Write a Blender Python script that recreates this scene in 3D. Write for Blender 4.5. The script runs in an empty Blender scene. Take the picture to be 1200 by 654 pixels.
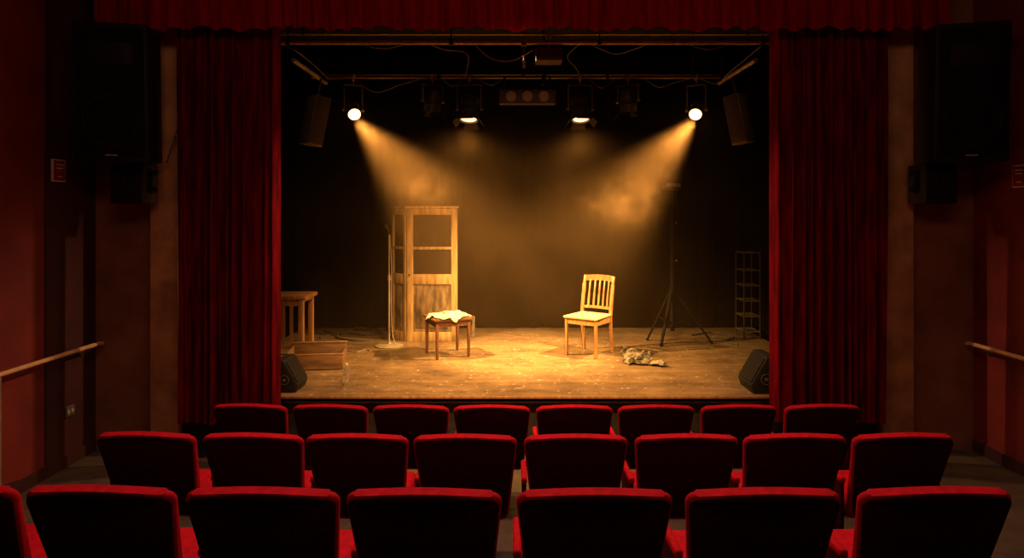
import bpy, bmesh, math, random
from mathutils import Vector, Matrix, Euler, Quaternion
from mathutils import noise as mnoise
random.seed(4)
S=bpy.context.scene
COL=S.collection
S.view_settings.view_transform='Standard'
CAMZ=2.18; F=750.0; ST=0.53
def X(px,d): return (px-600)*d/F
def Z(py,d): return CAMZ-(py-250)*d/F

# ---------------------------------------------------------------- materials
def mat(name,c,c2=None,scale=8,rough=0.6,metal=0,bump=0.0,sheen=0,stretch=(1,1,1),emit=None,es=0,alpha=None,trans=0,detail=6,spec=0.5,contrast=(0.35,0.65),ior=None):
    m=bpy.data.materials.new(name); m.use_nodes=True
    nt=m.node_tree; b=nt.nodes['Principled BSDF']
    if c2 is None: c2=tuple(v*0.7 for v in c)
    tc=nt.nodes.new('ShaderNodeTexCoord'); mp=nt.nodes.new('ShaderNodeMapping')
    mp.inputs['Scale'].default_value=stretch
    n=nt.nodes.new('ShaderNodeTexNoise'); n.inputs['Scale'].default_value=scale; n.inputs['Detail'].default_value=detail
    r=nt.nodes.new('ShaderNodeValToRGB')
    r.color_ramp.elements[0].position=contrast[0]; r.color_ramp.elements[1].position=contrast[1]
    r.color_ramp.elements[0].color=(*c2,1); r.color_ramp.elements[1].color=(*c,1)
    L=nt.links.new
    L(tc.outputs['Object'],mp.inputs['Vector']); L(mp.outputs[0],n.inputs['Vector'])
    L(n.outputs['Fac'],r.inputs['Fac']); L(r.outputs[0],b.inputs['Base Color'])
    b.inputs['Roughness'].default_value=rough; b.inputs['Metallic'].default_value=metal
    b.inputs['Specular IOR Level'].default_value=spec
    if ior: b.inputs['IOR'].default_value=ior
    if sheen:
        b.inputs['Sheen Weight'].default_value=sheen; b.inputs['Sheen Tint'].default_value=(*c,1)
    if bump:
        bp=nt.nodes.new('ShaderNodeBump'); bp.inputs['Strength'].default_value=bump; bp.inputs['Distance'].default_value=0.02
        L(n.outputs['Fac'],bp.inputs['Height']); L(bp.outputs[0],b.inputs['Normal'])
    if emit:
        b.inputs['Emission Color'].default_value=(*emit,1); b.inputs['Emission Strength'].default_value=es
    if trans: b.inputs['Transmission Weight'].default_value=trans
    return m
M={}
M['velvet']=mat('seat_red_velvet',(0.52,0.004,0.014),(0.36,0.003,0.010),scale=30,rough=0.85,sheen=0.3,bump=0.12,spec=0.1)
M['velvetdark']=mat('seat_back_dark_fabric',(0.038,0.0012,0.0035),(0.026,0.0008,0.002),scale=40,rough=0.85,spec=0.12,bump=0.1)
M['curtain']=mat('red_curtain_velvet',(0.19,0.0022,0.007),(0.065,0.001,0.0025),scale=5,rough=0.85,sheen=0.05,stretch=(4,4,.5),spec=0.05)  # darker streak tone paints extra fold shade into the velvet
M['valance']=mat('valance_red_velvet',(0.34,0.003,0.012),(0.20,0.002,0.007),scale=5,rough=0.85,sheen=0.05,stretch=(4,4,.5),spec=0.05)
M['black_drape']=mat('black_drape',(0.0065,0.0045,0.003),(0.0045,0.003,0.002),scale=2,rough=1.0,stretch=(1,1,.4),spec=0.01)
M['wallred']=mat('wall_red_paint',(0.24,0.023,0.014),(0.16,0.016,0.010),scale=2.5,rough=0.75,bump=.05)
M['walldark']=mat('wall_dark_paint',(0.06,0.010,0.007),(0.04,0.007,0.005),scale=2.5,rough=0.8)
M['wallbrown']=mat('wall_brown_plaster',(0.34,0.14,0.066),(0.22,0.088,0.044),scale=3,rough=0.85,bump=.08)
M['pillar']=mat('pillar_plaster',(0.80,0.42,0.20),(0.46,0.23,0.105),scale=4,rough=0.8,bump=.1)
M['ceiling']=mat('ceiling_black',(0.02,0.014,0.012),scale=2,rough=0.9)
M['floor']=mat('floor_carpet',(0.10,0.062,0.032),(0.06,0.038,0.02),scale=5,rough=0.85,bump=.1)
M['black']=mat('black_metal',(0.025,0.021,0.018),(0.015,0.013,0.011),scale=20,rough=0.45,spec=.4)
M['stand']=mat('stand_metal',(0.05,0.038,0.025),(0.03,0.023,0.015),scale=20,rough=0.4,metal=.3)
M['tripod']=mat('tripod_black_metal',(0.010,0.008,0.006),(0.006,0.005,0.004),scale=20,rough=0.8,spec=.08)
M['blackplastic']=mat('black_plastic',(0.018,0.015,0.012),(0.011,0.009,0.008),scale=30,rough=0.7,spec=.3)
M['pabox']=mat('speaker_black_paint',(0.012,0.009,0.008),(0.008,0.006,0.006),scale=30,rough=0.6,spec=.25)
M['grille']=mat('speaker_grille',(0.010,0.008,0.008),(0.005,0.004,0.004),scale=150,rough=0.8,bump=.3,spec=.12)
M['grille2']=mat('hung_speaker_grille',(0.065,0.047,0.03),(0.03,0.022,0.015),scale=150,rough=0.7,bump=.3,spec=.2)
M['grille3']=mat('monitor_grille',(0.02,0.016,0.012),(0.012,0.01,0.008),scale=150,rough=0.7,bump=.3,spec=.2)
M['steel']=mat('worn_steel',(0.42,0.36,0.28),(0.26,0.22,0.17),scale=15,rough=0.35,metal=.9)
M['steel2']=mat('painted_pipe',(0.36,0.27,0.17),(0.24,0.18,0.11),scale=15,rough=0.5,metal=.2)
M['brass']=mat('rail_varnished',(0.9,0.55,0.24),(0.75,0.44,0.19),scale=12,rough=0.3,metal=.1)
M['wood']=mat('oak_wood',(0.46,0.235,0.08),(0.28,0.13,0.042),scale=6,rough=0.42,stretch=(6,6,.8),bump=.05)
M['woodmid']=mat('brown_table_wood',(0.36,0.175,0.064),(0.22,0.10,0.038),scale=6,rough=0.5,stretch=(6,6,.8),bump=.05)
M['wooddark']=mat('dark_wood',(0.15,0.055,0.022),(0.08,0.03,0.013),scale=6,rough=0.5,stretch=(6,6,.8),bump=.05)
M['boxbrown']=mat('box_brown_paint',(0.06,0.038,0.022),(0.035,0.023,0.014),scale=12,rough=0.6)
M['woodold']=mat('weathered_wood',(0.50,0.31,0.13),(0.26,0.16,0.068),scale=7,rough=0.7,stretch=(4,4,.6),bump=.2,contrast=(.35,.65))
M['panelold']=mat('weathered_panel',(0.24,0.155,0.075),(0.07,0.045,0.023),scale=5,rough=0.7,stretch=(3,3,.8),bump=.15,contrast=(.36,.64))
M['crate']=mat('crate_wood',(0.22,0.115,0.045),(0.13,0.068,0.028),scale=6,rough=0.55,stretch=(1,6,6))
M['seatpad']=mat('straw_pad',(0.62,0.43,0.2),(0.48,0.32,0.14),scale=40,rough=0.8,bump=.15)
M['cloth']=mat('cream_cloth',(0.58,0.50,0.36),(0.34,0.28,0.19),scale=16,rough=0.9,bump=.03,contrast=(.42,.58))
M['khaki']=mat('grey_patterned_cloth',(0.26,0.215,0.145),(0.075,0.062,0.042),scale=14,rough=0.95,spec=.05,detail=2,contrast=(.40,.60))
M['khaki2']=mat('pale_khaki_cloth',(0.34,0.285,0.195),(0.20,0.165,0.11),scale=12,rough=0.95,spec=.05)
M['cable']=mat('cable_rubber',(0.05,0.04,0.03),scale=10,rough=0.6)
M['white']=mat('white_plastic',(0.7,0.6,0.5),(0.6,0.5,0.42),scale=20,rough=0.5)
M['signred']=mat('sign_red',(0.3,0.02,0.02),scale=20,rough=0.5)
M['badge']=mat('badge_grey',(0.4,0.36,0.3),scale=20,rough=0.4)
M['ring']=mat('dark_ring',(0.14,0.11,0.07),scale=20,rough=0.4)
M['ring2']=mat('metal_ring',(0.4,0.33,0.22),scale=20,rough=0.4,metal=.3)
M['lamp']=mat('hot_lens',(1,.8,.5),scale=5,emit=(1,.56,.20),es=9)
M['lamp2']=mat('warm_lens',(1,.8,.5),scale=5,emit=(1,.60,.25),es=3)
M['lensoff']=mat('dim_lens',(0.08,0.06,0.035),(.04,.03,.018),scale=10,rough=0.2,metal=.3)
def glassmat():
    m=bpy.data.materials.new('dusty_glass'); m.use_nodes=True; nt=m.node_tree
    for n in list(nt.nodes): nt.nodes.remove(n)
    o=nt.nodes.new('ShaderNodeOutputMaterial'); mx=nt.nodes.new('ShaderNodeMixShader'); t=nt.nodes.new('ShaderNodeBsdfTransparent')
    t.inputs[0].default_value=(.55,.47,.35,1)
    g=nt.nodes.new('ShaderNodeBsdfPrincipled'); g.inputs['Base Color'].default_value=(.10,.07,.04,1); g.inputs['Roughness'].default_value=.3
    n=nt.nodes.new('ShaderNodeTexNoise'); n.inputs['Scale'].default_value=6
    mr=nt.nodes.new('ShaderNodeMapRange'); mr.inputs[3].default_value=.25; mr.inputs[4].default_value=.7
    nt.links.new(n.outputs['Fac'],mr.inputs[0]); nt.links.new(mr.outputs[0],mx.inputs[0])
    nt.links.new(t.outputs[0],mx.inputs[1]); nt.links.new(g.outputs[0],mx.inputs[2]); nt.links.new(mx.outputs[0],o.inputs[0])
    return m
M['glass']=glassmat()
def stagemat():
    m=bpy.data.materials.new('stage_boards'); m.use_nodes=True; nt=m.node_tree; b=nt.nodes['Principled BSDF']; L=nt.links.new
    tc=nt.nodes.new('ShaderNodeTexCoord')
    br=nt.nodes.new('ShaderNodeTexBrick'); br.inputs['Scale'].default_value=1; br.inputs['Brick Width'].default_value=1.6; br.inputs['Row Height'].default_value=.14
    br.inputs['Mortar Size'].default_value=.003; br.inputs['Color1'].default_value=(.21,.137,.072,1); br.inputs['Color2'].default_value=(.175,.112,.058,1); br.inputs['Mortar'].default_value=(.09,.058,.03,1)
    L(tc.outputs['Object'],br.inputs['Vector'])
    mp=nt.nodes.new('ShaderNodeMapping'); mp.inputs['Scale'].default_value=(1,1.6,1)
    n=nt.nodes.new('ShaderNodeTexNoise'); n.inputs['Scale'].default_value=2.6; n.inputs['Detail'].default_value=10; n.inputs['Roughness'].default_value=.68
    L(tc.outputs['Object'],mp.inputs[0]); L(mp.outputs[0],n.inputs['Vector'])
    r=nt.nodes.new('ShaderNodeValToRGB'); r.color_ramp.elements[0].position=.34; r.color_ramp.elements[1].position=.66
    r.color_ramp.elements[0].color=(.62,.62,.62,1); r.color_ramp.elements[1].color=(1.40,1.36,1.3,1)
    L(n.outputs['Fac'],r.inputs[0])
    mx=nt.nodes.new('ShaderNodeMix'); mx.data_type='RGBA'; mx.blend_type='MULTIPLY'; mx.inputs[0].default_value=1
    L(br.outputs['Color'],mx.inputs[6]); L(r.outputs[0],mx.inputs[7])
    v=nt.nodes.new('ShaderNodeTexNoise'); v.inputs['Scale'].default_value=20; v.inputs['Detail'].default_value=4
    L(mp.outputs[0],v.inputs['Vector'])
    r2=nt.nodes.new('ShaderNodeValToRGB'); r2.color_ramp.elements[0].position=.66; r2.color_ramp.elements[1].position=.70
    r2.color_ramp.elements[1].color=(.85,.85,.85,1)
    L(v.outputs['Fac'],r2.inputs[0])
    mx2=nt.nodes.new('ShaderNodeMix'); mx2.data_type='RGBA'; mx2.inputs[7].default_value=(.62,.53,.38,1)
    L(r2.outputs[0],mx2.inputs[0]); L(mx.outputs[2],mx2.inputs[6]); L(mx2.outputs[2],b.inputs['Base Color'])
    b.inputs['Roughness'].default_value=.36
    bp=nt.nodes.new('ShaderNodeBump'); bp.inputs['Strength'].default_value=.12; bp.inputs['Distance'].default_value=.01
    L(n.outputs['Fac'],bp.inputs['Height']); L(bp.outputs[0],b.inputs['Normal'])
    return m
M['stage']=stagemat()

# ---------------------------------------------------------------- builders
def cat(pts,k=8):
    P=[Vector(p) for p in pts]; P=[P[0]*2-P[1]]+P+[P[-1]*2-P[-2]]; out=[]
    for i in range(1,len(P)-2):
        a,b,c,d=P[i-1:i+3]
        for j in range(k):
            t=j/k; out.append(.5*((2*b)+(c-a)*t+(2*a-5*b+4*c-d)*t*t+(3*b-a-3*c+d)*t**3))
    out.append(P[-2]); return out
class B:
    def __init__(s): s.bm=bmesh.new()
    def _bev(s,vs,bev,seg=2):
        if bev>0:
            es=list({e for v in vs for e in v.link_edges})
            bmesh.ops.bevel(s.bm,geom=es,offset=bev,segments=seg,affect='EDGES',profile=.5)
    def box(s,c,sz,rot=(0,0,0),bev=0,seg=2,taper=1):
        vs=bmesh.ops.create_cube(s.bm,size=1)['verts']
        R=Euler(rot).to_matrix()
        for v in vs:
            t=taper if v.co.z<0 else 1
            v.co=R@Vector((v.co.x*sz[0]*t,v.co.y*sz[1]*t,v.co.z*sz[2]))+Vector(c)
        s._bev(vs,bev,seg); return s
    def bar(s,a,b,w,h,bev=0,up=(0,0,1)):
        a=Vector(a); b=Vector(b); d=(b-a); L=d.length; d.normalize(); up=Vector(up)
        if abs(d.dot(up))>.98: up=Vector((0,1,0))
        x=d.cross(up).normalized(); z=x.cross(d).normalized()
        vs=bmesh.ops.create_cube(s.bm,size=1)['verts']
        for v in vs: v.co=(a+b)/2+x*v.co.x*w+d*v.co.y*L+z*v.co.z*h
        s._bev(vs,bev); return s
    def cyl(s,a,b,r,r2=None,seg=16):
        a=Vector(a); b=Vector(b); d=b-a
        vs=bmesh.ops.create_cone(s.bm,cap_ends=True,segments=seg,radius1=r,radius2=r if r2 is None else r2,depth=d.length)['verts']
        Mx=Matrix.Translation((a+b)/2)@d.to_track_quat('Z','Y').to_matrix().to_4x4()
        bmesh.ops.transform(s.bm,matrix=Mx,verts=vs); return s
    def lathe(s,prof,Mx=Matrix(),seg=24):
        rings=[]
        for r,z in prof:
            if r<1e-6: rings.append([s.bm.verts.new(Mx@Vector((0,0,z)))])
            else: rings.append([s.bm.verts.new(Mx@Vector((r*math.cos(2*math.pi*i/seg),r*math.sin(2*math.pi*i/seg),z))) for i in range(seg)])
        for a,b in zip(rings,rings[1:]):
            for i in range(seg):
                j=(i+1)%seg
                if len(a)==1 and len(b)==1: continue
                if len(a)==1: s.bm.faces.new((a[0],b[i],b[j]))
                elif len(b)==1: s.bm.faces.new((a[i],a[j],b[0]))
                else: s.bm.faces.new((a[i],a[j],b[j],b[i]))
        return s
    def tube(s,pts,r,seg=8,k=0):
        P=cat(pts,k) if k else [Vector(p) for p in pts]
        n=None; rings=[]
        for i,p in enumerate(P):
            t=(P[min(i+1,len(P)-1)]-P[max(i-1,0)]).normalized()
            if n is None: n=t.orthogonal().normalized()
            n=(n-t*n.dot(t)).normalized(); b=t.cross(n)
            rings.append([s.bm.verts.new(p+(n*math.cos(2*math.pi*j/seg)+b*math.sin(2*math.pi*j/seg))*r) for j in range(seg)])
        for a,b in zip(rings,rings[1:]):
            for j in range(seg): s.bm.faces.new((a[j],a[(j+1)%seg],b[(j+1)%seg],b[j]))
        s.bm.faces.new(list(reversed(rings[0]))); s.bm.faces.new(rings[-1]); return s
    def prism(s,pts,off,bev=0,seg=2):
        off=Vector(off)
        a=[s.bm.verts.new(Vector(p)) for p in pts]; b=[s.bm.verts.new(Vector(p)+off) for p in pts]; n=len(a)
        f1=s.bm.faces.new(a); f2=s.bm.faces.new(list(reversed(b)))
        for i in range(n): s.bm.faces.new((a[i],b[i],b[(i+1)%n],a[(i+1)%n]))
        if bev:
            es=list(f1.edges)+list(f2.edges)
            bmesh.ops.bevel(s.bm,geom=es,offset=bev,segments=seg,affect='EDGES',profile=.5)
        return s
    def grid(s,fn,nu,nv):
        V=[[s.bm.verts.new(Vector(fn(i/nu,j/nv))) for j in range(nv+1)] for i in range(nu+1)]
        for i in range(nu):
            for j in range(nv): s.bm.faces.new((V[i][j],V[i+1][j],V[i+1][j+1],V[i][j+1]))
        return s
    def obj(s,name,m,parent=None,loc=(0,0,0),rot=(0,0,0),ang=35,recalc=True):
        if recalc: bmesh.ops.recalc_face_normals(s.bm,faces=s.bm.faces)
        me=bpy.data.meshes.new(name); s.bm.to_mesh(me); s.bm.free()
        for p in me.polygons: p.use_smooth=True
        me.set_sharp_from_angle(angle=math.radians(ang))
        me.materials.append(m); o=bpy.data.objects.new(name,me); COL.objects.link(o)
        o.location=loc; o.rotation_euler=rot
        if parent: o.parent=parent
        return o
def top(o,label,cat_,group=None,kind=None):
    o["label"]=label; o["category"]=cat_
    if group: o["group"]=group
    if kind: o["kind"]=kind
    return o
def empty(name,loc,rot=(0,0,0)):
    e=bpy.data.objects.new(name,None); e.empty_display_size=.1; COL.objects.link(e); e.location=loc; e.rotation_euler=rot; return e
def struct(o,label,c='wall'):
    o["kind"]="structure"; o["label"]=label; o["category"]=c; return o
def clone(root,loc,rot=None):
    r=root.copy(); COL.objects.link(r); r.location=loc
    if rot is not None: r.rotation_euler=rot
    def rec(src,dst):
        for ch in src.children:
            c=ch.copy(); COL.objects.link(c); c.parent=dst; c.matrix_parent_inverse=ch.matrix_parent_inverse.copy(); rec(ch,c)
    rec(root,r); return r
def nz(x,y,z=0,s=1): return mnoise.noise(Vector((x*s,y*s,z)))

# ---------------------------------------------------------------- fabric pieces settled with a cloth solve (done first, few objects)
tl=(-.75,7.45,ST); RZ=math.radians(25)
def settle(items,colliders,frames=36):
    cols=[]
    for c,sz,rz in colliders:
        o=B().box((0,0,0),sz,bev=.01).obj('tmp_collider',M['wood'],loc=c,rot=(0,0,rz)); o.modifiers.new('c','COLLISION'); o.collision.thickness_outer=.004; o.collision.cloth_friction=40; cols.append(o)
    cl=[]
    for name,fn,n,m,label,cat_,stiff,sm_it in items:
        o=B().grid(fn,n,n).obj(name,m,ang=180,recalc=False)
        md=o.modifiers.new('cloth','CLOTH'); s=md.settings; s.quality=5; s.mass=.25; s.tension_stiffness=15; s.compression_stiffness=15; s.shear_stiffness=5; s.bending_stiffness=stiff; s.air_damping=3
        md.collision_settings.distance_min=.004; md.collision_settings.use_self_collision=True; md.collision_settings.self_distance_min=.004; md.collision_settings.collision_quality=3
        md.point_cache.frame_start=1; md.point_cache.frame_end=frames+1
        cl.append((o,name,m,label,cat_,sm_it))
    S.frame_start=1; S.frame_end=frames+1
    for f in range(1,frames+1): S.frame_set(f)
    dg=bpy.context.evaluated_depsgraph_get(); res=[]
    for o,*rest in cl:
        me=bpy.data.meshes.new_from_object(o.evaluated_get(dg)); res.append((me,*rest))
    for o,*_ in cl: bpy.data.objects.remove(o)
    for o in cols: bpy.data.objects.remove(o)
    S.frame_set(1)
    for me,name,m,label,cat_,sm_it in res:
        me.name=name
        for p in me.polygons: p.use_smooth=True
        o=bpy.data.objects.new(name,me); COL.objects.link(o)
        sm_=o.modifiers.new('smooth','SMOOTH'); sm_.factor=.5; sm_.iterations=sm_it
        sd=o.modifiers.new('solid','SOLIDIFY'); sd.thickness=.004; sd.offset=1; sb=o.modifiers.new('sub','SUBSURF'); sb.levels=1; sb.render_levels=1
        top(o,label,cat_)
def crump(cx,cy,z0,w,d,amp,rz,seed,fq=22):
    c,s_=math.cos(rz),math.sin(rz)
    def fn(u,v):
        x=(u-.5)*w; y=(v-.5)*d
        m_=max(abs(x)/w,abs(y)/d)*2; l=math.hypot(x/w,y/d)*2 or 1; k=1-.75*(1-m_/l)
        x*=k; y*=k
        x+=.05*nz(x,y,seed+30,7); y+=.05*nz(x,y,seed+33,7)
        z=z0+amp*(math.sin(fq*x+6*nz(x,y,seed,5))+.8*math.sin(fq*.9*y+6*nz(x,y,seed+3,5)))+amp*1.8*nz(x,y,seed+7,8)
        return (cx+x*c-y*s_,cy+x*s_+y*c,z+2.6*amp)
    return fn
hx,hy=X(745,7.15),7.12; kx,ky=X(762,6.98),7.0
settle([
 ('crumpled_cloth',crump(tl[0]-.01,tl[1]-.04,ST+.47,.50,.50,.028,RZ+.4,11,26),56,M['cloth'],'crumpled cream cloth spread over the small table','cloth',.3,2),
 ('clothing_heap',crump(hx,hy,ST+.12,.46,.38,.034,.3,41,38),64,M['khaki'],'crumpled grey beige patterned clothing piled on the stage boards','clothing',.15,2),
 ('crumpled_cloth',crump(kx+.05,ky-.09,ST+.06,.30,.20,.026,-.3,27,38),46,M['khaki2'],'crumpled pale khaki cloth lying against the clothing heap','cloth',.15,2),
],[((tl[0],tl[1],ST+.443),(.46,.46,.034),RZ),((0,7,ST-.05),(6,5,.1),0),((hx-.05,hy+.01,ST+.05),(.13,.12,.10),.4),((hx+.07,hy-.03,ST+.03),(.12,.09,.06),-.3),((kx+.07,ky-.10,ST+.015),(.10,.06,.04),-.4)])

# ---------------------------------------------------------------- structure
WL,WR=-3.85,4.25; CE=4.7; YB=9.5; Y0=-1.2
def slope(y): return max(0.0,(5.0-y)*0.187)
b=B()
prof=[(Y0,slope(Y0)),(5.0,0),(YB,0),(YB,-.15),(Y0,-.15)]
b.prism([(WL-.1,y,z) for y,z in prof],(WR-WL+.2,0,0))
struct(b.obj('floor',M['floor'],ang=10),'dark worn auditorium floor sloping up away from stage','floor')
struct(B().box(((WL-.05),(Y0+YB)/2,CE/2),(.1,YB-Y0,CE)).obj('wall_left',M['wallred']),'dark red painted side wall of the auditorium')
struct(B().box((WR+.05,(Y0+YB)/2,CE/2),(.1,YB-Y0,CE)).obj('wall_right',M['wallred']),'dark red painted side wall of the auditorium')
struct(B().box(((WL+WR)/2,YB+.05,CE/2),(WR-WL+.2,.1,CE)).obj('wall_back',M['ceiling']),'black rear wall of the stage house')
struct(B().box(((WL+WR)/2,(Y0+YB)/2,CE+.05),(WR-WL+.2,YB-Y0,.1)).obj('ceiling',M['ceiling']),'black theatre ceiling','ceiling')
OL,OR=-3.03,3.38
b=B().box(((WL+OL)/2,5.97,CE/2),(OL-WL,.14,CE)).box(((WR+OR)/2,5.97,CE/2),(WR-OR,.14,CE)).box(((OL+OR)/2,5.97,(CE+4.0)/2),(OR-OL,.14,CE-4.0))
struct(b.obj('wall_proscenium',M['wallbrown']),'brown plaster proscenium wall around the stage opening')
for nm,x0,x1 in (('trim_1',X(174,5.8),OL),('trim_2',OR,X(1073,5.8))):
    struct(B().box(((x0+x1)/2,5.86,CE/2),(x1-x0,.08,CE),bev=.01).obj(nm,M['pillar']),'scuffed brown plaster pilaster beside the stage opening','pilaster')
struct(B().box((WL+.006,5.585,CE/2),(.012,.63,CE-.02)).obj('trim_3',M['walldark']),'dark painted strip of wall','wall panel')
for nm,x in (('baseboard_left',WL+.022),('baseboard_right',WR-.012)):
    b=B(); y0,y1=Y0,5.88
    pr=[(y0,slope(y0)),(5.0,0),(y1,0),(y1,.1),(5.0,.1),(y0,slope(y0)+.1)]
    b.prism([(x-.01,y,z) for y,z in pr],(.02,0,0)); struct(b.obj(nm,M['walldark']),'dark skirting board along the side wall','baseboard')

SF=5.80
stg=empty('stage_platform',(0,SF,0)); top(stg,'raised theatre stage with worn wooden boards','stage')
B().box((.15,1.74,ST-.015),(6.32,3.5,.03),bev=.004).obj('stage_boards',M['stage'],stg)
B().box((.15,1.78,(ST-.03)/2),(6.32,3.42,ST-.03)).obj('stage_fascia',M['black'],stg)
B().box((.15,-.02,ST-.012),(6.2,.02,.024),bev=.004).obj('stage_nosing',M['woodmid'],stg)
B().box((.15,.05,ST-.075),(6.2,.02,.015)).obj('trim_strip',M['steel'],stg)

# ---------------------------------------------------------------- drapes
def drape(name,x0,x1,y,z0,z1,nf,amp,m,along='x',seed=0,scal=0,nz=14,rag=0.0,ret=0,irr=1.0):
    rnd=random.Random(seed); ph=[rnd.uniform(0,6.28) for _ in range(8)]
    def fn(u,v):
        w=u+irr*(.022*math.sin(u*19+ph[0])+.011*math.sin(u*37+ph[1])+.005*math.sin(u*83+ph[6]))
        t=w*nf*2*math.pi
        a=amp*(1-.25*v)*(.65+.6*irr*math.sin(u*17+ph[2])*math.sin(u*7.3+ph[5]))
        s_=math.sin(t+.45*math.sin(v*3+ph[3]+u*9))
        d=a*(s_*abs(s_)**.3)+a*.35*math.sin(2.1*t+ph[4]+v*1.6)+.2*a*math.sin(4.7*t+ph[7]+v*4)
        zz=z0+(z1-z0)*v
        if scal and v<.5: zz+=(scal*math.cos(t)+rag*math.sin(u*60+ph[5]))*(1-v*2)
        xx=x0+(x1-x0)*u+.006*math.sin(v*5+t)
        if ret:
            e=u if ret>0 else 1-u
            k=max(0,(e-.95)/.05)
            if k>0: return (x0+(x1-x0)*(.95+.04*k if ret>0 else .05-.04*k),y+d*(1-k)+.11*k,zz)
        return (xx,y+d,zz) if along=='x' else (y+d,xx,zz)
    b=B(); b.grid(fn,int(nf*14),nz); return b.obj(name,m,ang=180,recalc=False)
CD=5.62
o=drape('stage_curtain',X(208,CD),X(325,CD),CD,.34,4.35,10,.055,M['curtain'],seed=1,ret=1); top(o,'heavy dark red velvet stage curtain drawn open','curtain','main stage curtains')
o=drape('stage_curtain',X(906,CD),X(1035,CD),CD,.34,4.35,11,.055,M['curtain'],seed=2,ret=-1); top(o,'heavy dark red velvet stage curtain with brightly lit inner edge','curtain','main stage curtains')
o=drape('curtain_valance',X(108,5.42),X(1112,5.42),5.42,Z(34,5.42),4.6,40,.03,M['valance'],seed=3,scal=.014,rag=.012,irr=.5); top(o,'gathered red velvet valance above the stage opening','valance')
o=drape('backdrop_drape',-3.35,.09,9.2,ST+.01,4.45,10,.018,M['black_drape'],seed=5); top(o,'black fabric backdrop drape hanging behind the stage','drape','black stage drapes')
o=drape('backdrop_drape',.08,3.7,9.22,ST+.01,4.45,10,.018,M['black_drape'],seed=6); top(o,'black fabric backdrop drape hanging behind the stage','drape','black stage drapes')
o=drape('side_drape',6.3,9.1,-3.2,ST+.01,4.45,12,.04,M['black_drape'],along='y',seed=7); top(o,'black masking drape along the side of the stage','drape','black stage drapes')
o=drape('side_drape',6.3,9.1,3.5,ST+.01,4.45,12,.04,M['black_drape'],along='y',seed=8); top(o,'black masking drape along the side of the stage','drape','black stage drapes')

# ---------------------------------------------------------------- theatre seats
def rrect(w0,w1,h0,h1,r,crown=0,n=6):
    pts=[]
    def arc(cx,cz,a0,a1,rr):
        for i in range(n+1):
            a=a0+(a1-a0)*i/n; pts.append((cx+rr*math.cos(a),cz+rr*math.sin(a)))
    arc(-w0+.03,h0+.03,math.pi,1.5*math.pi,.03); arc(w0-.03,h0+.03,1.5*math.pi,2*math.pi,.03)
    arc(w1-r,h1-r,0,.5*math.pi,r)
    for i in range(1,12):
        t=i/12; pts.append((w1-r-(2*(w1-r))*t,h1+crown*math.sin(math.pi*t)))
    arc(-w1+r,h1-r,.5*math.pi,math.pi,r)
    return pts
def make_seat():
    root=empty('theatre_seat',(0,0,0))
    al=math.radians(17); H=.50; zt=.75
    def T(x,v,w):
        return (x,(H-v)*math.sin(al)+w*math.cos(al)+.35*x*x,zt-(H-v)*math.cos(al)+w*math.sin(al)*0.9)
    out=rrect(.216,.260,0,H-.018,.036,crown=.018)
    B().prism([T(x,v,.0) for x,v in out],Vector(T(0,0,.036))-Vector(T(0,0,0)),bev=.016,seg=5).obj('backrest',M['velvet'],root,ang=60)
    out=rrect(.208,.252,.015,H-.030,.032,crown=.017)
    B().prism([T(x,v,-.004) for x,v in out],Vector(T(0,0,.018))-Vector(T(0,0,0)),bev=.003,seg=2).obj('back_panel',M['velvetdark'],root)
    B().box((0,.37,.31),(.435,.38,.10),rot=(math.radians(4),0,0),bev=.035,seg=3).obj('seat_cushion',M['velvet'],root)
    return root
def arm(root,x):
    B().box((x,.27,.475),(.030,.26,.035),bev=.012,seg=3).obj('armrest',M['velvet'],root)
    B().box((x,.27,.30),(.022,.24,.33),bev=.007).obj('side_panel',M['velvetdark'],root)
    B().box((x,.25,.08),(.02,.06,.16)).box((x,.25,.005),(.028,.24,.03)).obj('leg',M['black'],root)
proto=make_seat(); arm(proto,-.256)
rows=[(4.27,[289,384,480,576,674,771,869,968],.135),(3.15,[164,291,415,544,676,808,937,1066],.325),(2.08,[-80,106,300,494,699,902,1108],.515)]
first=True
for d,cs,zz in rows:
    for i,c in enumerate(cs):
        x=X(c,d); kk=.022 if x<0 else .010
        dd=d+kk*x*x
        loc=(X(c,dd),dd,zz-.187*kk*x*x); rot=(0,0,math.atan(1.6*kk*x)+random.uniform(-.008,.008))
        if first: s=proto; s.location=loc; s.rotation_euler=rot; first=False
        else: s=clone(proto,loc,rot)
        top(s,'red velvet theatre seat with dark fabric back','theatre seat','rows of red theatre seats')
        if i==len(cs)-1: arm(s,.256)

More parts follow.
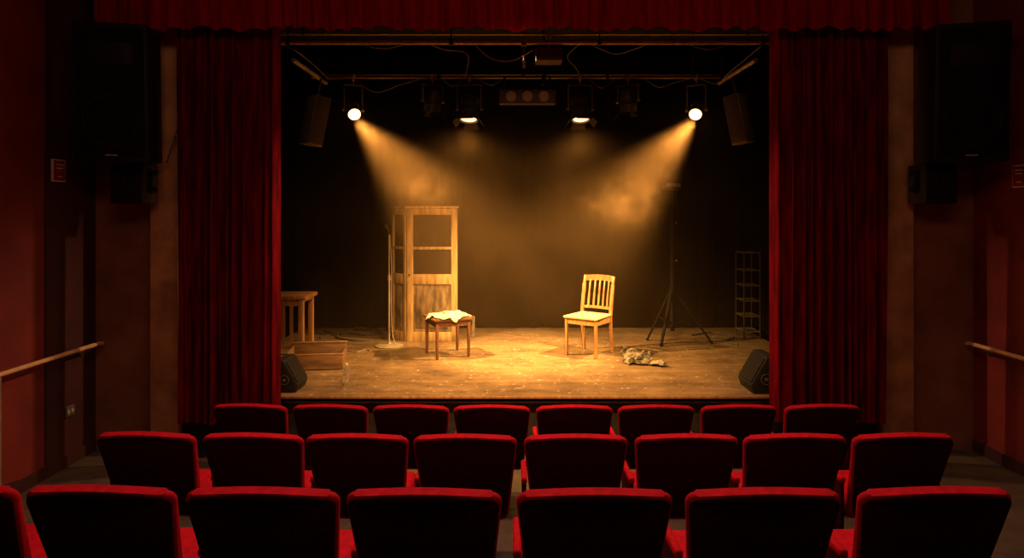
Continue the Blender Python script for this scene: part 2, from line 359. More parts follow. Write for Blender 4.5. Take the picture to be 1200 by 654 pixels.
# ---------------------------------------------------------------- chair
def chair(loc,rz):
    r=empty('wooden_chair',loc,(0,0,rz)); top(r,'light wooden slat-back dining chair with a pale seat, spotlit','chair')
    W=.19; LW=.028
    for x,y in ((-W,-.19),(W,-.19)):
        B().bar((x,y,.0),(x,y,.43),LW,LW,bev=.004).obj('leg',M['wood'],r)
    for x in (-W,W):
        b=B(); P=[(x,.235,.004),(x,.19,.28),(x,.18,.44)]
        for p,q in zip(P,P[1:]): b.bar(p,q,LW,LW,bev=.004)
        b.obj('leg',M['wood'],r)
    for c,sz in (((0,-.19,.395),(.36,.018,.055)),((0,.18,.395),(.36,.018,.055)),((-.19,0,.395),(.018,.35,.055)),((.19,0,.395),(.018,.35,.055))):
        B().box(c,sz).obj('apron',M['wood'],r)
    pts=[(-.215,-.225,.43),(.215,-.225,.43),(.20,.20,.43),(-.20,.20,.43)]
    B().prism(pts,(0,0,.03),bev=.012,seg=3).obj('seat',M['seatpad'],r)
    b=B()
    def bk(z): return .185+(z-.45)*.12+.16*(z-.45)**2
    zs=[.44,.56,.68,.79,.89]
    for x in (-W,W):
        for z0,z1 in zip(zs,zs[1:]): b.bar((x,bk(z0),z0-.004),(x,bk(z1),z1+.004),LW,.025,bev=.004)
    for z,h in ((.86,.065),(.52,.03)):
        for i in range(10):
            x0=-W+2*W*i/10; x1=-W+2*W*(i+1)/10
            f=lambda x:.04*(1-(x/W)**2)
            zc=z+(.010*(1-((x0+x1)/2/W)**2) if z>.8 else 0)
            b.bar((x0,bk(z)+f(x0),zc),(x1+.002,bk(z)+f(x1),zc),.018,h)
    for i in range(5):
        x=-.125+.0625*i; f=.04*(1-(x/W)**2)
        for z0,z1 in ((.53,.68),(.68,.84)): b.bar((x,bk(z0)+f,z0-.002),(x,bk(z1)+f,z1+.002),.018,.010,bev=.002)
    b.obj('backrest',M['wood'],r)
    return r
chair((.90,7.50,ST+.004),math.radians(-35))

# ---------------------------------------------------------------- small table
def table(loc,rz):
    r=empty('side_table',loc,(0,0,rz)); top(r,'small square wooden table with pale cloth on it','table')
    for x in (-.19,.19):
        for y in (-.19,.19): B().box((x,y,.215),(.036,.036,.43),bev=.004,taper=.75).obj('leg',M['wooddark'],r)
    for x in (-.19,.19): B().box((x,0,.395),(.02,.35,.06)).obj('apron',M['wooddark'],r)
    for y in (-.19,.19): B().box((0,y,.395),(.35,.02,.06)).obj('apron',M['wooddark'],r)
    B().box((0,0,.443),(.46,.46,.03),bev=.008).obj('table_top',M['wooddark'],r)
table(tl,RZ)
def hang(u,v):
    y=-.10+(u-.5)*.17+.012*math.sin(v*4); L=v*.28
    if L<.06: x=.225-.06+L+.022; z=.464
    else: x=.255+.012*math.sin(u*11+v*2)+.006*math.sin(u*23); z=.464-(L-.06)*(1+.12*math.sin(u*7))
    return (x,y,z)
b=B(); b.grid(hang,24,20); o=b.obj('draped_towel',M['khaki2'],loc=tl,rot=(0,0,RZ),ang=180); top(o,'pale khaki towel hanging over the edge of the small table','towel')

# ---------------------------------------------------------------- panelled booth (door leaves)
r=empty('panelled_booth',(X(477,8.25),8.25,ST)); top(r,'freestanding weathered wooden booth of door leaves with glazed upper panes','door prop')
def leaf(name,p0,p1,h,par):
    p0=Vector((*p0,0)); p1=Vector((*p1,0)); d=(p1-p0); w=d.length; a=math.atan2(d.y,d.x)
    e=empty(name,p0,(0,0,a)); e.parent=par; t=.035; sw=.08 if w>.4 else .045
    b=B()
    b.box((sw/2,0,h/2),(sw,t,h),bev=.005).box((w-sw/2,0,h/2),(sw,t,h),bev=.005)
    for z,hh in ((h-.04,.08),(.06,.12),(.80,.13),(1.20,.035)):
        b.box((w/2,0,z),(w-2*sw+.004,t*.95,hh),bev=.003)
    b.obj('frame',M['woodold'],e)
    B().box((w/2,.002,.43),(w-2*sw,.014,.62)).box((w/2,-.006,.43),(w-2*sw-.08,.014,.52),bev=.006).obj('lower_panel',M['panelold'],e)
    for z,hh in ((1.02,.33),(1.43,.43)):
        B().box((w/2,0,z),(w-2*sw,.005,hh)).obj('glass_pane',M['glass'],e)
    return e
wd=.65
leaf('front_leaf',(0,0),(wd,.0),1.71,r)
leaf('side_leaf',(-.225,.21),(-.012,.006),1.71,r)
leaf('side_leaf',(wd-.02,.03),(wd-.12,.50),1.71,r)
B().prism([(-.255,.20,1.712),(-.03,-.03,1.712),(wd+.015,-.03,1.712),(wd-.09,.54,1.712),(-.18,.54,1.712)],(0,0,.03),bev=.004).obj('top_board',M['woodold'],r)
B().cyl((.035,-.015,.86),(.035,-.035,.86),.012).obj('knob',M['steel'],r)

# ---------------------------------------------------------------- microphone stand
md=7.95
r=empty('microphone_stand',(X(456,md),md,ST)); top(r,'thin chrome microphone stand with round base beside door booth','microphone stand')
B().lathe([(0,0),(.17,0),(.175,.012),(.12,.026),(.03,.034),(.018,.05),(0,.05)]).obj('base',M['ring2'],r)
B().cyl((0,0,.03),(0,0,.85),.012).cyl((0,0,.82),(0,0,.88),.019).cyl((0,0,.85),(0,0,1.42),.009).obj('pole',M['steel2'],r)
B().cyl((0,0,1.40),(0,-.06,1.46),.014).lathe([(0,0),(.012,0),(.016,.12),(.024,.13),(.026,.16),(.016,.185),(0,.19)],Matrix.Translation((0,-.05,1.44))@Matrix.Rotation(math.radians(70),4,'X')).obj('microphone',M['blackplastic'],r)
B().tube([(.012,0,1.38),(.03,-.01,1.0),(.025,0,.6),(.04,-.02,.2),(.09,-.06,.035)],.005,k=6).obj('cable',M['steel2'],r)

# ---------------------------------------------------------------- tripod stand
td=8.12
r=empty('tripod_stand',(X(788,td),td,ST)); top(r,'tall black tripod stand with small lamp head on stage','tripod')
feet=[(-.19,-.20),(.49,-.02),(-.28,.18)]
hubz=.66; TM=M['tripod']
for i,(fx,fy) in enumerate(feet):
    a=math.atan2(fy,fx); hx_,hy_=.03*math.cos(a),.03*math.sin(a)
    B().bar((hx_,hy_,hubz),(fx,fy,.014),.030,.024).box((fx,fy,.016),(.035,.035,.028),bev=.006).obj('leg',TM,r)
B().cyl((0,0,.16),(0,0,1.05),.026).cyl((0,0,1.0),(0,0,1.08),.036).cyl((0,0,1.05),(0,0,1.55),.023).cyl((0,0,1.5),(0,0,1.56),.032).cyl((0,0,1.55),(0,0,1.95),.020).obj('pole',TM,r)
B().cyl((0,0,hubz-.05),(0,0,hubz+.06),.042).cyl((0,0,.20),(0,0,.27),.034).obj('hub',TM,r)
b=B()
for fx,fy in feet: b.bar((0,0,.235),(fx*.52,fy*.52,.012+(hubz-.012)*.48),.016,.010)
b.obj('brace',TM,r)
B().box((0,-.01,2.0),(.23,.1,.095),bev=.012).cyl((0,0,1.93),(0,0,1.97),.034).box((0,0,2.055),(.11,.05,.025),bev=.004).obj('lamp_head',M['tripod'],r)
B().box((0,-.064,2.005),(.17,.008,.045),bev=.002).obj('lens',M['ring'],r)
for q in (((.025,0,1.05),(.06,0,1.05)),((.02,0,1.53),(.05,0,1.53))): B().cyl(*q,.008).obj('knob',M['steel2'],r)

# ---------------------------------------------------------------- wire rack
rd=8.36
r=empty('metal_rack',(X(872,rd),rd,ST)); top(r,'narrow dark metal rack with shelves beside black drape','rack')
W2,D2,H2=.21,.3,1.15
for x in (0,W2):
    for y in (0,D2): B().cyl((x,y,0),(x,y,H2),.009).obj('post',M['stand'],r)
for z in (.1,.3,.5,.7,.9,1.13):
    b=B().cyl((0,0,z),(W2,0,z),.006).cyl((0,D2,z),(W2,D2,z),.006).cyl((0,0,z),(0,D2,z),.006).cyl((W2,0,z),(W2,D2,z),.006)
    for i in range(1,6): b.cyl((W2*i/6,0,z),(W2*i/6,D2,z),.003,seg=6)
    b.obj('shelf',M['ring'],r)

# ---------------------------------------------------------------- slatted table, crate, bottle
r=empty('slatted_table',(-2.56,7.28,ST)); top(r,'wooden side table with slatted end standing behind crate','table')
B().box((0,0,.715),(.57,.43,.045),bev=.008).box((0,0,.68),(.5,.36,.03)).obj('table_top',M['woodmid'],r)
for x in (-.22,.22):
    for y in (-.17,.17): B().box((x,y,.345),(.055,.055,.69),bev=.004).obj('leg',M['woodmid'],r)
for x in (-.22,.22): B().box((x,0,.12),(.03,.3,.04)).obj('stretcher',M['woodmid'],r)
B().box((0,-.17,.16),(.4,.025,.04)).obj('stretcher',M['woodmid'],r)
b=B().box((0,-.17,.65),(.4,.022,.06))
for x in (.02,.11): b.box((x,-.17,.41),(.034,.02,.5))
b.obj('end_slats',M['woodmid'],r)
r=empty('wooden_crate',(-2.10,6.90,ST+.002),(0,0,math.radians(8))); top(r,'low open dark wooden crate tray on the stage boards','crate')
w,d,h=.56,.34,.15
B().box((0,0,.015),(w,d,.03)).obj('bottom',M['crate'],r)
B().box((0,-d/2,h/2+.02),(w+.02,.02,h-.02),bev=.004).obj('long_side',M['crate'],r)
B().box((0,d/2,h/2+.05),(w+.02,.02,h+.04),bev=.004).obj('long_side',M['crate'],r)
B().box((-w/2,0,h/2+.035),(.02,d,h+.01),bev=.004).obj('short_side',M['crate'],r)
B().box((w/2,0,h/2+.02),(.02,d,h-.02),bev=.004).obj('short_side',M['crate'],r)
B().box((0,-d/2-.012,.02),(w+.03,.012,.024)).obj('lath',M['crate'],r)
for y in (-d/2,d/2): B().box((0,y,h+(.012 if y<0 else .075)),(w+.035,.03,.014),bev=.003).obj('rim',M['woodmid'],r)
bd=6.15
r=empty('water_bottle',(X(406,bd),bd,ST)); top(r,'clear plastic water bottle standing on the stage','bottle')
bg=mat('bottle_plastic',(1,.97,.9),scale=5,rough=.06,trans=.9,ior=1.4)
B().lathe([(0,.002),(.026,0),(.032,.008),(.032,.05),(.028,.055),(.032,.06),(.032,.09),(.028,.095),(.032,.10),(.032,.135),(.012,.175),(.012,.19),(0,.19)]).obj('bottle_body',bg,r)
B().lathe([(0,.19),(.014,.19),(.014,.21),(0,.21)]).obj('cap',M['white'],r)

# ---------------------------------------------------------------- floor wedges
def wedge(x,y,sx,sc,label):
    r=empty('stage_monitor',(x,y,ST)); top(r,label,'speaker','stage monitor speakers')
    pr=[(0,0),(.22,0),(.245,.08),(.09,.35),(.0,.35)]
    pts=[(p[0]*sx*sc,-.17*sc,p[1]*sc+.002) for p in pr]
    B().prism(pts,(0,.36*sc,0),bev=.01).obj('cabinet',M['blackplastic'],r)
    n=Vector((.27,0,.155)).normalized()
    a=Vector((.245,0,.08)); c=Vector((.09,0,.35)); e=(c-a); o1=a+e*.08+n*.004; o2=a+e*.92+n*.004
    b=B(); q=[o1,o2,o2+n*.008,o1+n*.008]
    b.prism([(p.x*sx*sc,-.15*sc,p.z*sc) for p in q],(0,.32*sc,0)); b.obj('grille',M['grille3'],r)
    Mx=Matrix.Translation((.10*sx*sc,-.172*sc,.14*sc))@Matrix.Rotation(math.radians(90),4,'X')
    B().lathe([(.046*sc,0),(.053*sc,0),(.053*sc,.006),(.046*sc,.006),(.046*sc,0)],Mx).obj('handle_ring',M['ring'],r)
    B().lathe([(0,0),(.018*sc,0),(.018*sc,.005),(0,.005)],Mx).obj('socket',M['ring'],r)
wedge(X(329,6.02),6.02,1,.84,'small black wedge floor monitor beside open curtain')
wedge(X(902,6.0),6.0,-1,.96,'black wedge floor monitor at the stage corner')

# ---------------------------------------------------------------- floor cables
def cable(name,pts,r,label,m=M['cable'],k=8):
    o=B().tube(pts,r,k=k).obj(name,m,ang=80); top(o,label,'cable'); return o
def fc(L,r=.008): return [(X(px,d),d,ST+r+.001) for px,d in L]
cable('floor_cable',fc([(436,8.3),(415,8.25),(395,8.45),(405,8.75),(430,8.6),(445,8.75),(470,8.9)],.011),.011,'black cable snaking over the stage boards')
cable('floor_cable',fc([(380,8.9),(390,8.75),(385,8.6),(375,8.4)],.011),.011,'black cable looped on the stage floor near drape')
cable('floor_cable',fc([(810,8.6),(835,8.8),(860,8.5),(850,8.2),(865,8.0)],.010),.010,'thin black cable lying beside tripod stand')
cable('floor_cable',fc([(400,7.75),(418,7.6),(428,7.72),(434,7.66)],.005),.005,'thin pale cable by the microphone stand base',M['steel2'])
r=empty('power_strip',(X(425,9.0),8.98,ST+.001),(0,0,-.3)); top(r,'black power strip lying on the stage boards','power strip')
B().box((0,0,.02),(.28,.05,.04),bev=.008).obj('housing',M['blackplastic'],r)
for x in (-.09,-.03,.03): B().box((x,0,.042),(.035,.03,.008)).obj('outlet',M['ring'],r)

# ---------------------------------------------------------------- rigging
def pipe(name,a,b_,r,label,extra=None,m=M['steel2']):
    e=empty(name,a); top(e,label,'lighting bar')
    A=Vector(a); Bv=Vector(b_)-A
    B().cyl((0,0,0),Bv,r).obj('pipe',m,e)
    if extra:
        for t in extra:
            p=Bv*t; B().cyl(p,(p.x,p.y,CE-A.z),.006,seg=8).cyl((p.x,p.y,-r*1.2),(p.x,p.y,r*1.5),r*1.3,seg=10).obj('suspension_rod',M['black'],e)
fz=Z(50,6.15)
pipe('lighting_bar',(X(326,6.15),6.15,fz),(X(905,6.15),6.15,fz),.020,'long steel lighting bar across the stage opening',(.02,.35,.65,.98))
pipe('lighting_bar',(X(326,6.3),6.3,Z(40,6.3)),(X(905,6.3),6.3,Z(40,6.3)),.012,'thin upper steel bar across the stage opening',(.05,.95))
BZ=3.71; BY=7.2
pipe('lighting_bar',(-2.25,BY,BZ),(2.5,BY,BZ),.018,'black lighting bar carrying the stage lamps',(.03,.3,.55,.7,.97),M['ring'])
pipe('lighting_bar',(-2.12,6.2,BZ-.045),(-2.12,7.3,BZ-.045),.022,'side steel bar running back over the stage',None)
pipe('lighting_bar',(2.36,6.2,BZ-.045),(2.36,7.3,BZ-.045),.022,'side steel bar running back over the stage',None)
pipe('lighting_bar',(-2.6,8.3,3.98),(2.9,8.3,3.98),.018,'dark rear bar above the stage',(.1,.5,.9),M['stand'])

def lampfix(x,aim,kind,lens,drop=.33,label='',size=1.0,y=BY,z=BZ):
    r=empty('stage_light',(x,y,z)); top(r,label,'stage light','stage lights on the bar')
    R=.10*size; BM=M['tripod'] if kind=='off' else M['stand']
    B().box((0,0,.0),(.035,.055,.07),bev=.006).cyl((0,0,-.03),(0,0,-.09),.009).obj('clamp',M['steel2'],r)
    cz=-drop
    hw=R+.025
    d=(Vector(aim)-Vector((x,y,z-drop))).normalized()
    yaw=math.atan2(d.x,-d.y) if abs(d.x)+abs(d.y)>1e-3 else 0
    b=B(); b.box((0,0,-.09),(2*hw+.012,.03,.008)); b.box((-hw,0,(cz-.09)/2),(.008,.03,abs(cz+.09))); b.box((hw,0,(cz-.09)/2),(.008,.03,abs(cz+.09)))
    b.cyl((-hw-.02,0,cz),(-hw+.012,0,cz),.016).cyl((hw+.02,0,cz),(hw-.012,0,cz),.016)
    b.obj('yoke',M['ring'],r,rot=(0,0,yaw))
    q=(-d).to_track_quat('Z','Y').to_matrix().to_4x4()
    Mx=Matrix.Translation((0,0,cz))@q
    prof=[(0,.15),(R*.55,.15),(R*.75,.12),(R*.78,.05),(R*.85,.05),(R*.85,.03),(R*.8,.03),(R*.92,-.02),(R,-.03),(R,-.12),(R*.88,-.12),(R*.88,-.06),(0,-.05)]
    bx=B().lathe([(p[0],p[1]*size) for p in prof],Mx)
    for i in range(3):
        zz=(.06+.025*i)*size; bx.lathe([(R*.8,zz),(R*.95,zz),(R*.95,zz+.006),(R*.8,zz+.006)],Mx)
    bx.obj('lamp_housing',M['stand'],r)
    if kind=='par':
        rr=R*.87; B().lathe([(0,-.115*size-rr*.85)]+[(rr*math.sin(a*math.pi/16),-.115*size-rr*.85*math.cos(a*math.pi/16)) for a in range(1,9)]+[(0,-.10*size)],Mx).obj('lens',lens,r,ang=60)
    else:
        B().lathe([(0,-.125*size),(R*.4,-.122*size),(R*.75,-.108*size),(R*.87,-.09*size),(R*.87,-.075*size),(0,-.075*size)],Mx).obj('lens',lens,r)
    if kind in('fresnel','off'):
        for k in range(4):
            A=Matrix.Rotation(k*math.pi/2,4,'Z')
            b=B(); tilt=math.radians(40); LL=.08
            pts=[(-.07,R,-.12),(.07,R,-.12),(.09,R+LL*math.sin(tilt),-.12-LL*math.cos(tilt)),(-.09,R+LL*math.sin(tilt),-.12-LL*math.cos(tilt))]
            pts=[Mx@A@Vector(p) for p in pts]
            b.prism(pts,Vector(Mx.to_3x3()@A.to_3x3()@Vector((0,.003,0)))); b.obj('barn_door',BM,r)
    return Vector((x,y,z-drop)),d
def spot(name,loc,d,e,ang,col,blend=.6,rad=.04):
    l=bpy.data.lights.new(name,'SPOT'); l.energy=e; l.spot_size=math.radians(ang); l.spot_blend=blend; l.color=col; l.shadow_soft_size=rad
    o=bpy.data.objects.new(name,l); COL.objects.link(o); o.location=loc; o.rotation_euler=Vector(d).to_track_quat('-Z','Y').to_euler(); return o
AMB=(1.0,.52,.15)
for px,aim,tgt in ((414,(-.9,5.2,1.6),(.60,7.6,ST)),(816,(1.2,5.2,1.6),(-.30,7.6,ST))):
    x=X(px,BY); c,d=lampfix(x,aim,'par',M['lamp'],drop=.37,label='bright glowing spotlight throwing an amber beam across the stage',size=.76)
    p=c+d*.22; spot('beam_spot',p,Vector(tgt)-p,2800,58,AMB,1.0,.06)
for px,aim in ((550,(-.60,6.45,ST)),(680,(.86,6.45,ST))):
    x=X(px,BY); c,d=lampfix(x,aim,'fresnel',M['lamp2'],drop=.36,label='fresnel stage lamp with barn doors and a lit lens',size=1.1)
    spot('fresnel_spot',c+d*.26,(Vector((aim[0],7.0,ST))-c).normalized(),80,165,AMB,1.0,.10)
for px,aim in ((507,(-1.2,7.6,.6)),(736,(1.6,7.6,.6))):
    lampfix(X(px,BY),aim,'off',M['lensoff'],drop=.27,label='unlit black stage lamp with barn doors on the bar',size=1.0)
for ex in (-2.07,2.27):
    p=Vector((.1,6.18,fz-.12)); spot('added_curtain_edge_fill',p,Vector((ex,5.74,1.8))-p,300,46,(1,.55,.3),1.0,.05)  # added lights with no fixture, brightening the curtains' inner edges
sd=7.05
r=empty('blinder_light',(X(618,sd),sd,Z(114,sd))); top(r,'black strip light with three round lenses hanging centrally','stage light')
B().box((0,0,0),(.62,.12,.16),bev=.012).obj('housing',M['boxbrown'],r)
for i in (-1,0,1):
    Mx=Matrix.Translation((.18*i,-.06,0))@Matrix.Rotation(math.radians(90),4,'X')
    B().lathe([(0,.004),(.03,.006),(.042,.003),(.046,.014),(.056,.014),(.056,0),(0,0)],Mx).obj('lens',M['steel2'],r)
b=B()
for x in (-.25,.25): b.box((x,.06,.14),(.025,.012,.22)); 
b.box((0,.06,.24),(.53,.02,.02)).cyl((0,.06,.235),(0,.13,BZ-Z(114,sd)),.012); b.obj('bracket',M['black'],r)
pd=6.25
r=empty('projector_box',(X(643,pd),pd,Z(66,pd))); top(r,'small dark junction box hanging below the front bar','box')
B().box((0,0,0),(.26,.2,.13),bev=.012).obj('housing',M['boxbrown'],r)
B().cyl((0,0,.06),(0,0,.2),.012).box((0,0,.2),(.05,.16,.02)).obj('bracket',M['steel2'],r)
r=empty('safety_clamp',(X(614,6.1),6.15,fz)); top(r,'small steel hook clamp hanging from the front bar','clamp')
B().box((0,0,0),(.05,.06,.07),bev=.006).obj('jaw',M['ring'],r)
B().cyl((0,0,-.03),(0,0,-.22),.009).cyl((0,0,-.17),(0,0,-.24),.016).obj('spigot',M['ring'],r)
r=empty('hanging_microphone',(X(636,6.9),6.88,Z(100,6.9))); top(r,'small black hanging microphone on a rod','microphone')
B().cyl((0,0,0),(0,0,.09),.018,.012).obj('capsule',M['blackplastic'],r); B().cyl((0,0,.09),(0,.0,CE-Z(100,6.9)),.006).obj('rod',M['black'],r)
def rc(L,r=.005,lab='black cable drooping between the lighting bars'):
    cable('rig_cable',[(X(px,d),d,Z(py,d)) for px,py,d in L],r,lab,M['ring'])
rc([(414,92,7.16),(440,108,7.2),(470,99,7.16),(495,92,7.16)]); rc([(518,92,7.16),(530,101,7.16),(542,93,7.16)])
rc([(330,52,6.2),(350,62,6.3),(372,80,6.7),(388,93,7.1),(414,90,7.16)]); rc([(500,50,6.2),(520,58,6.4),(548,64,6.8),(545,92,7.16)])
rc([(555,51,6.2),(575,68,6.3),(600,71,6.3),(626,58,6.2)]); rc([(680,51,6.2),(665,66,6.5),(675,80,6.9),(682,92,7.16)])
rc([(690,51,6.2),(720,63,6.4),(745,57,6.3),(760,51,6.2)]); rc([(755,92,7.16),(772,102,7.16),(790,97,7.16),(810,92,7.16)])
rc([(820,92,7.16),(840,98,7.0),(856,84,6.6),(892,54,6.2)]); rc([(420,51,6.15),(450,57,6.15),(480,50,6.15)],.005)
rc([(560,92,7.16),(575,100,7.14),(590,92,7.16)],.004); rc([(690,92,7.16),(705,103,7.14),(722,92,7.16)],.004)
rc([(800,50,6.15),(830,58,6.16),(860,50,6.15)],.004)

# ---------------------------------------------------------------- speakers
def speaker(name,loc,sz,rot,label,group,grillmat=M['grille'],two=True,body=M['pabox'],line=M['pabox'],badge=True):
    r=empty(name,loc,rot); top(r,label,'speaker',group); w,d,h=sz
    B().box((0,0,0),(w,d,h),bev=.015).obj('cabinet',body,r)
    B().box((0,-d/2-.004,0),(w*.9,.012,h*.93),bev=.004).obj('grille',grillmat,r)
    Mx=Matrix.Translation((0,-d/2-.011,-h*.2))@Matrix.Rotation(math.radians(90),4,'X'); R=w*.36
    B().lathe([(R,0),(R*1.08,0),(R*1.08,.004),(R,.004),(R,0)],Mx).obj('driver_ring',line,r)
    if two: B().box((0,-d/2-.012,h*.28),(w*.6,.006,h*.16),bev=.002).obj('horn',line,r)
    if badge: B().box((0,-d/2-.013,-h*.45),(w*.16,.004,.012)).obj('badge',M['badge'],r)
    return r
for px,py,sg in ((369,142,1),(866,140,-1)):
    r=speaker('hung_speaker',(X(px,6.7),6.7,Z(py,6.7)),(.17,.22,.52),(math.radians(6),math.radians(9*sg),math.radians(45*sg)),'black speaker tilted and hung beside the stage opening','speakers hung over the stage',M['grille2'],body=M['ring'],line=M['grille2'],badge=False)
    B().cyl((0,.05,.24),(0,.05,.46),.012).box((0,.05,.27),(.1,.04,.02)).obj('bracket',M['black'],r)
pa=5.35
for px,py,rz in ((140,112,14),(1127,112,-14)):
    r=speaker('wall_speaker',(X(px,pa),pa,Z(py,pa)),(.54,.40,1.12),(math.radians(3),0,math.radians(rz)),'large black loudspeaker mounted high on the proscenium wall','large wall loudspeakers')
    for z,hh in ((.2,.25),(-.25,.12)): B().box((0,.26,z),(.12,.16,hh),bev=.01).obj('wall_bracket',M['pabox'],r)
for px,rz in ((158,1),(1092,-1)):
    r=empty('wall_lamp_box',(X(px,5.6),5.6,Z(216,5.6))); top(r,'small black lamp box bracketed under the large loudspeaker','lamp box','lamp boxes under the loudspeakers')
    B().box((0,0,0),(.27,.26,.34),bev=.012).box((-.05*rz,-.14,0),(.13,.02,.22),bev=.004).obj('housing',M['pabox'],r)
    B().box((.155*rz,0,.02),(.04,.06,.2),bev=.008).cyl((.15*rz,0,.1),(.2*rz,0,.1),.02).cyl((.15*rz,0,-.05),(.2*rz,0,-.05),.02).obj('side_bracket',M['pabox'],r)
    B().box((0,.17,0),(.06,.1,.06)).obj('wall_mount',M['pabox'],r)
cable('speaker_cable',[(X(190,5.4),5.65,Z(60,5.5)),(X(199,5.5),5.72,Z(120,5.6)),(X(198,5.6),5.74,Z(150,5.6)),(X(188,5.6),5.7,Z(190,5.6))],.006,'black cable looping below the wall loudspeaker')
cable('speaker_cable',[(X(80,5.2),5.3,Z(20,5.3)),(X(76,5.3),5.4,Z(90,5.4)),(X(78,5.4),5.5,Z(160,5.4)),(X(84,5.5),5.5,Z(190,5.4))],.006,'black cable hanging by the wall loudspeaker')

# ---------------------------------------------------------------- signs, sockets
def sign(x,sgn,y,z):
    r=empty('wall_notice',(x,y,z)); top(r,'small framed safety notice on the red wall','sign','wall notices')
    B().box((0,0,0),(.016,.16,.19),bev=.004).obj('frame',M['white'],r)
    B().box((sgn*.009,0,0),(.004,.136,.166)).obj('plate',M['signred'],r)
    b=B()
    for k,zz in enumerate((.05,.02,-.05)): b.box((sgn*.012,0,zz),(.003,.09-.02*k,.010))
    b.obj('printed_lines',M['white'],r)
sign(WL+.023,1,5.40,2.54); sign(WR-.009,-1,5.34,2.49)
def socket(loc,rz):
    r=empty('wall_socket',loc,(0,0,rz)); top(r,'small double power socket on the wall','socket')
    B().box((0,0,0),(.11,.014,.09),bev=.004).obj('plate',M['ring'],r)
    for x in (-.026,.026): B().lathe([(0,.0),(.02,0),(.02,.005),(.015,.005),(.013,.001),(0,.001)],Matrix.Translation((x,-.008,0))@Matrix.Rotation(math.radians(90),4,'X')).obj('outlet',M['badge'],r)
socket((WL+.02,5.54,.47),math.radians(90))
def rail(x,wx,y0,y1,label,post):
    r=empty('handrail',(x,y0,1.0)); top(r,label,'handrail','side wall handrails')
    B().tube([(0,0,0),(0,(y1-y0)*.5,0),(0,y1-y0,0),(0,y1-y0+.04,-.01)],.019,seg=14).obj('rail',M['brass'],r)
    s=1 if wx>x else -1; g=abs(wx-x)-.001
    for yy in (.45,(y1-y0)-.1):
        B().cyl((0,yy,-.015),(s*g*.6,yy,-.06),.008).cyl((s*g*.6,yy,-.06),(s*(g-.004),yy,-.06),.008).cyl((s*(g-.014),yy,-.06),(s*g,yy,-.06),.03).obj('bracket',M['steel2'],r)
    if post: B().cyl((0,post-y0,0),(0,post-y0,-1.0+slope(post)),.018).obj('post',M['steel2'],r)
rail(-3.74,WL+.012,3.2,5.80,'slim varnished handrail on brackets along the red wall',4.66)
rail(4.15,WR,3.2,5.80,'slim varnished handrail on brackets along the red wall',None)

# ---------------------------------------------------------------- lights
def area(name,loc,aim,e,sx,sy,col,spread=180):
    l=bpy.data.lights.new(name,'AREA'); l.shape='RECTANGLE'; l.size=sx; l.size_y=sy; l.energy=e; l.color=col; l.spread=math.radians(spread)
    o=bpy.data.objects.new(name,l); COL.objects.link(o); o.location=loc; o.rotation_euler=(Vector(aim)-Vector(loc)).to_track_quat('-Z','Y').to_euler(); return o
area('house_light',(.1,4.3,4.5),(.1,3.0,0.5),66,3.2,.4,(1,.55,.38),118)
area('house_light_rear',(.1,.6,4.4),(.1,5.2,1.5),26,3.0,.6,(1,.5,.28))
spot('front_of_house_spot',(.1,3.4,4.35),Vector((0,3.65,-4.1)),2100,62,AMB,1.0,.15)

# ---------------------------------------------------------------- haze: a real density grid filling the stage house
hz=bpy.data.materials.new('amber_haze'); hz.use_nodes=True; nt=hz.node_tree
for n in list(nt.nodes): nt.nodes.remove(n)
om=nt.nodes.new('ShaderNodeOutputMaterial'); vs=nt.nodes.new('ShaderNodeVolumeScatter'); vi=nt.nodes.new('ShaderNodeVolumeInfo')
vs.inputs['Color'].default_value=(1,.63,.29,1); vs.inputs['Anisotropy'].default_value=0
nt.links.new(vi.outputs['Density'],vs.inputs['Density']); nt.links.new(vs.outputs[0],om.inputs['Volume'])
g=bpy.data.node_groups.new('haze_field','GeometryNodeTree')
g.interface.new_socket('Geometry',in_out='INPUT',socket_type='NodeSocketGeometry'); g.interface.new_socket('Geometry',in_out='OUTPUT',socket_type='NodeSocketGeometry')
gi=g.nodes.new('NodeGroupInput'); go=g.nodes.new('NodeGroupOutput'); GL=g.links.new
pos=g.nodes.new('GeometryNodeInputPosition'); sep=g.nodes.new('ShaderNodeSeparateXYZ'); GL(pos.outputs[0],sep.inputs[0])
def gm(op,*a):
    n=g.nodes.new('ShaderNodeMath'); n.operation=op
    for i,v in enumerate(a):
        if isinstance(v,(int,float)): n.inputs[i].default_value=v
        else: GL(v,n.inputs[i])
    return n.outputs[0]
def gr(src,a,b_,c=0.0,d=1.0,smooth=True):
    n=g.nodes.new('ShaderNodeMapRange'); n.interpolation_type='SMOOTHSTEP' if smooth else 'LINEAR'
    for i,v in enumerate((a,b_,c,d)): n.inputs[i+1].default_value=v
    GL(src,n.inputs[0]); return n.outputs[0]
def gn(scale,detail,dist=0.0):
    n=g.nodes.new('ShaderNodeTexNoise'); n.inputs['Scale'].default_value=scale; n.inputs['Detail'].default_value=detail; n.inputs['Distortion'].default_value=dist
    GL(pos.outputs[0],n.inputs['Vector']); return n.outputs[0]
def gdist(c,sc):
    v1=g.nodes.new('ShaderNodeVectorMath'); v1.operation='SUBTRACT'; GL(pos.outputs[0],v1.inputs[0]); v1.inputs[1].default_value=c
    v2=g.nodes.new('ShaderNodeVectorMath'); v2.operation='MULTIPLY'; GL(v1.outputs[0],v2.inputs[0]); v2.inputs[1].default_value=sc
    v3=g.nodes.new('ShaderNodeVectorMath'); v3.operation='LENGTH'; GL(v2.outputs[0],v3.inputs[0]); return v3.outputs['Value']
n1=gn(1.5,2.0,.4)
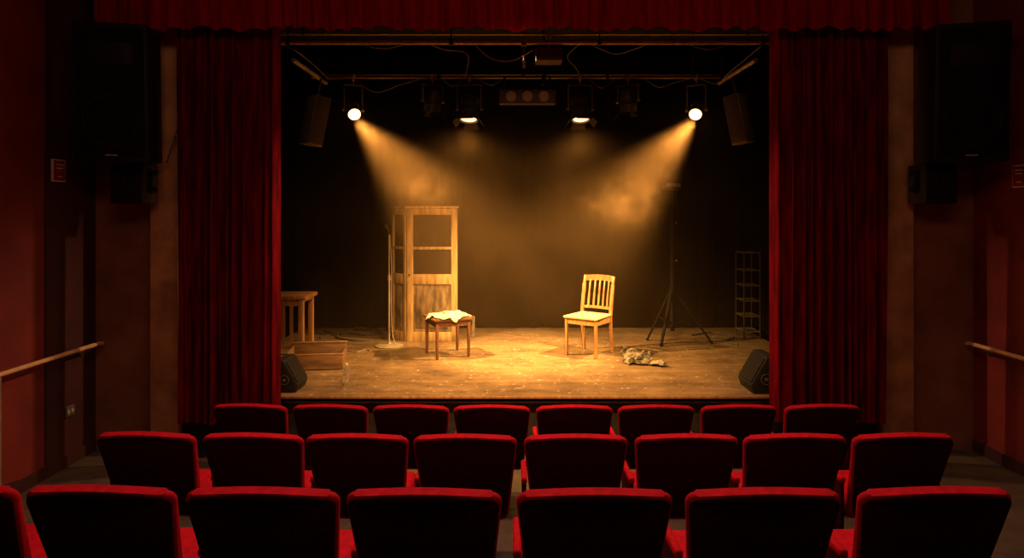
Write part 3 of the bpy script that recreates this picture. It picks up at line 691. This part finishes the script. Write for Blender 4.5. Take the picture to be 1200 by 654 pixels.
base=gm('MULTIPLY',gr(n1,.38,.62,.65,1.3),gr(sep.outputs['Z'],.8,3.0,.010,.032))
n2=gn(3.6,3.0,1.8)
for c,sc,am in (((-1.12,7.75,2.50),(1.7,1.5,2.8),.26),((1.40,7.75,2.32),(1.25,1.5,2.2),.30)):
    base=gm('ADD',base,gm('MULTIPLY',gm('MULTIPLY',gr(gdist(c,sc),1.0,.1),gr(n2,.44,.62)),am))
edge=gm('MULTIPLY',gm('MULTIPLY',gr(sep.outputs['Y'],6.3,6.8),gr(sep.outputs['Z'],3.62,3.1)),gr(gm('ABSOLUTE',gm('SUBTRACT',sep.outputs['X'],.15)),3.2,2.7))
dens=gm('MULTIPLY',base,edge)
vc=g.nodes.new('GeometryNodeVolumeCube')
GL(dens,vc.inputs['Density']); vc.inputs['Background'].default_value=0.0
vc.inputs['Min'].default_value=(-3.05,6.3,.55); vc.inputs['Max'].default_value=(3.35,9.1,3.75)
vc.inputs['Resolution X'].default_value=80; vc.inputs['Resolution Y'].default_value=35; vc.inputs['Resolution Z'].default_value=40
sm=g.nodes.new('GeometryNodeSetMaterial'); sm.inputs['Material'].default_value=hz
GL(vc.outputs['Volume'],sm.inputs['Geometry']); GL(sm.outputs[0],go.inputs[0])
hm=bpy.data.meshes.new('stage_haze'); hm.materials.append(hz); ho=bpy.data.objects.new('stage_haze',hm); COL.objects.link(ho)
md_=ho.modifiers.new('haze','NODES'); md_.node_group=g
top(ho,'thin amber theatrical haze hanging in the stage lamp beams','haze',kind='stuff')

w=bpy.data.worlds.new('World'); S.world=w; w.use_nodes=True
bg=w.node_tree.nodes['Background']; bg.inputs[0].default_value=(.3,.12,.08,1); bg.inputs[1].default_value=.01

# ---------------------------------------------------------------- camera
cam=bpy.data.cameras.new('camera'); cam.lens=22.5; cam.sensor_width=36; cam.shift_y=-77/1200
co=bpy.data.objects.new('camera',cam); COL.objects.link(co); co.location=(0,0,CAMZ); co.rotation_euler=(math.pi/2,0,0)
S.camera=co
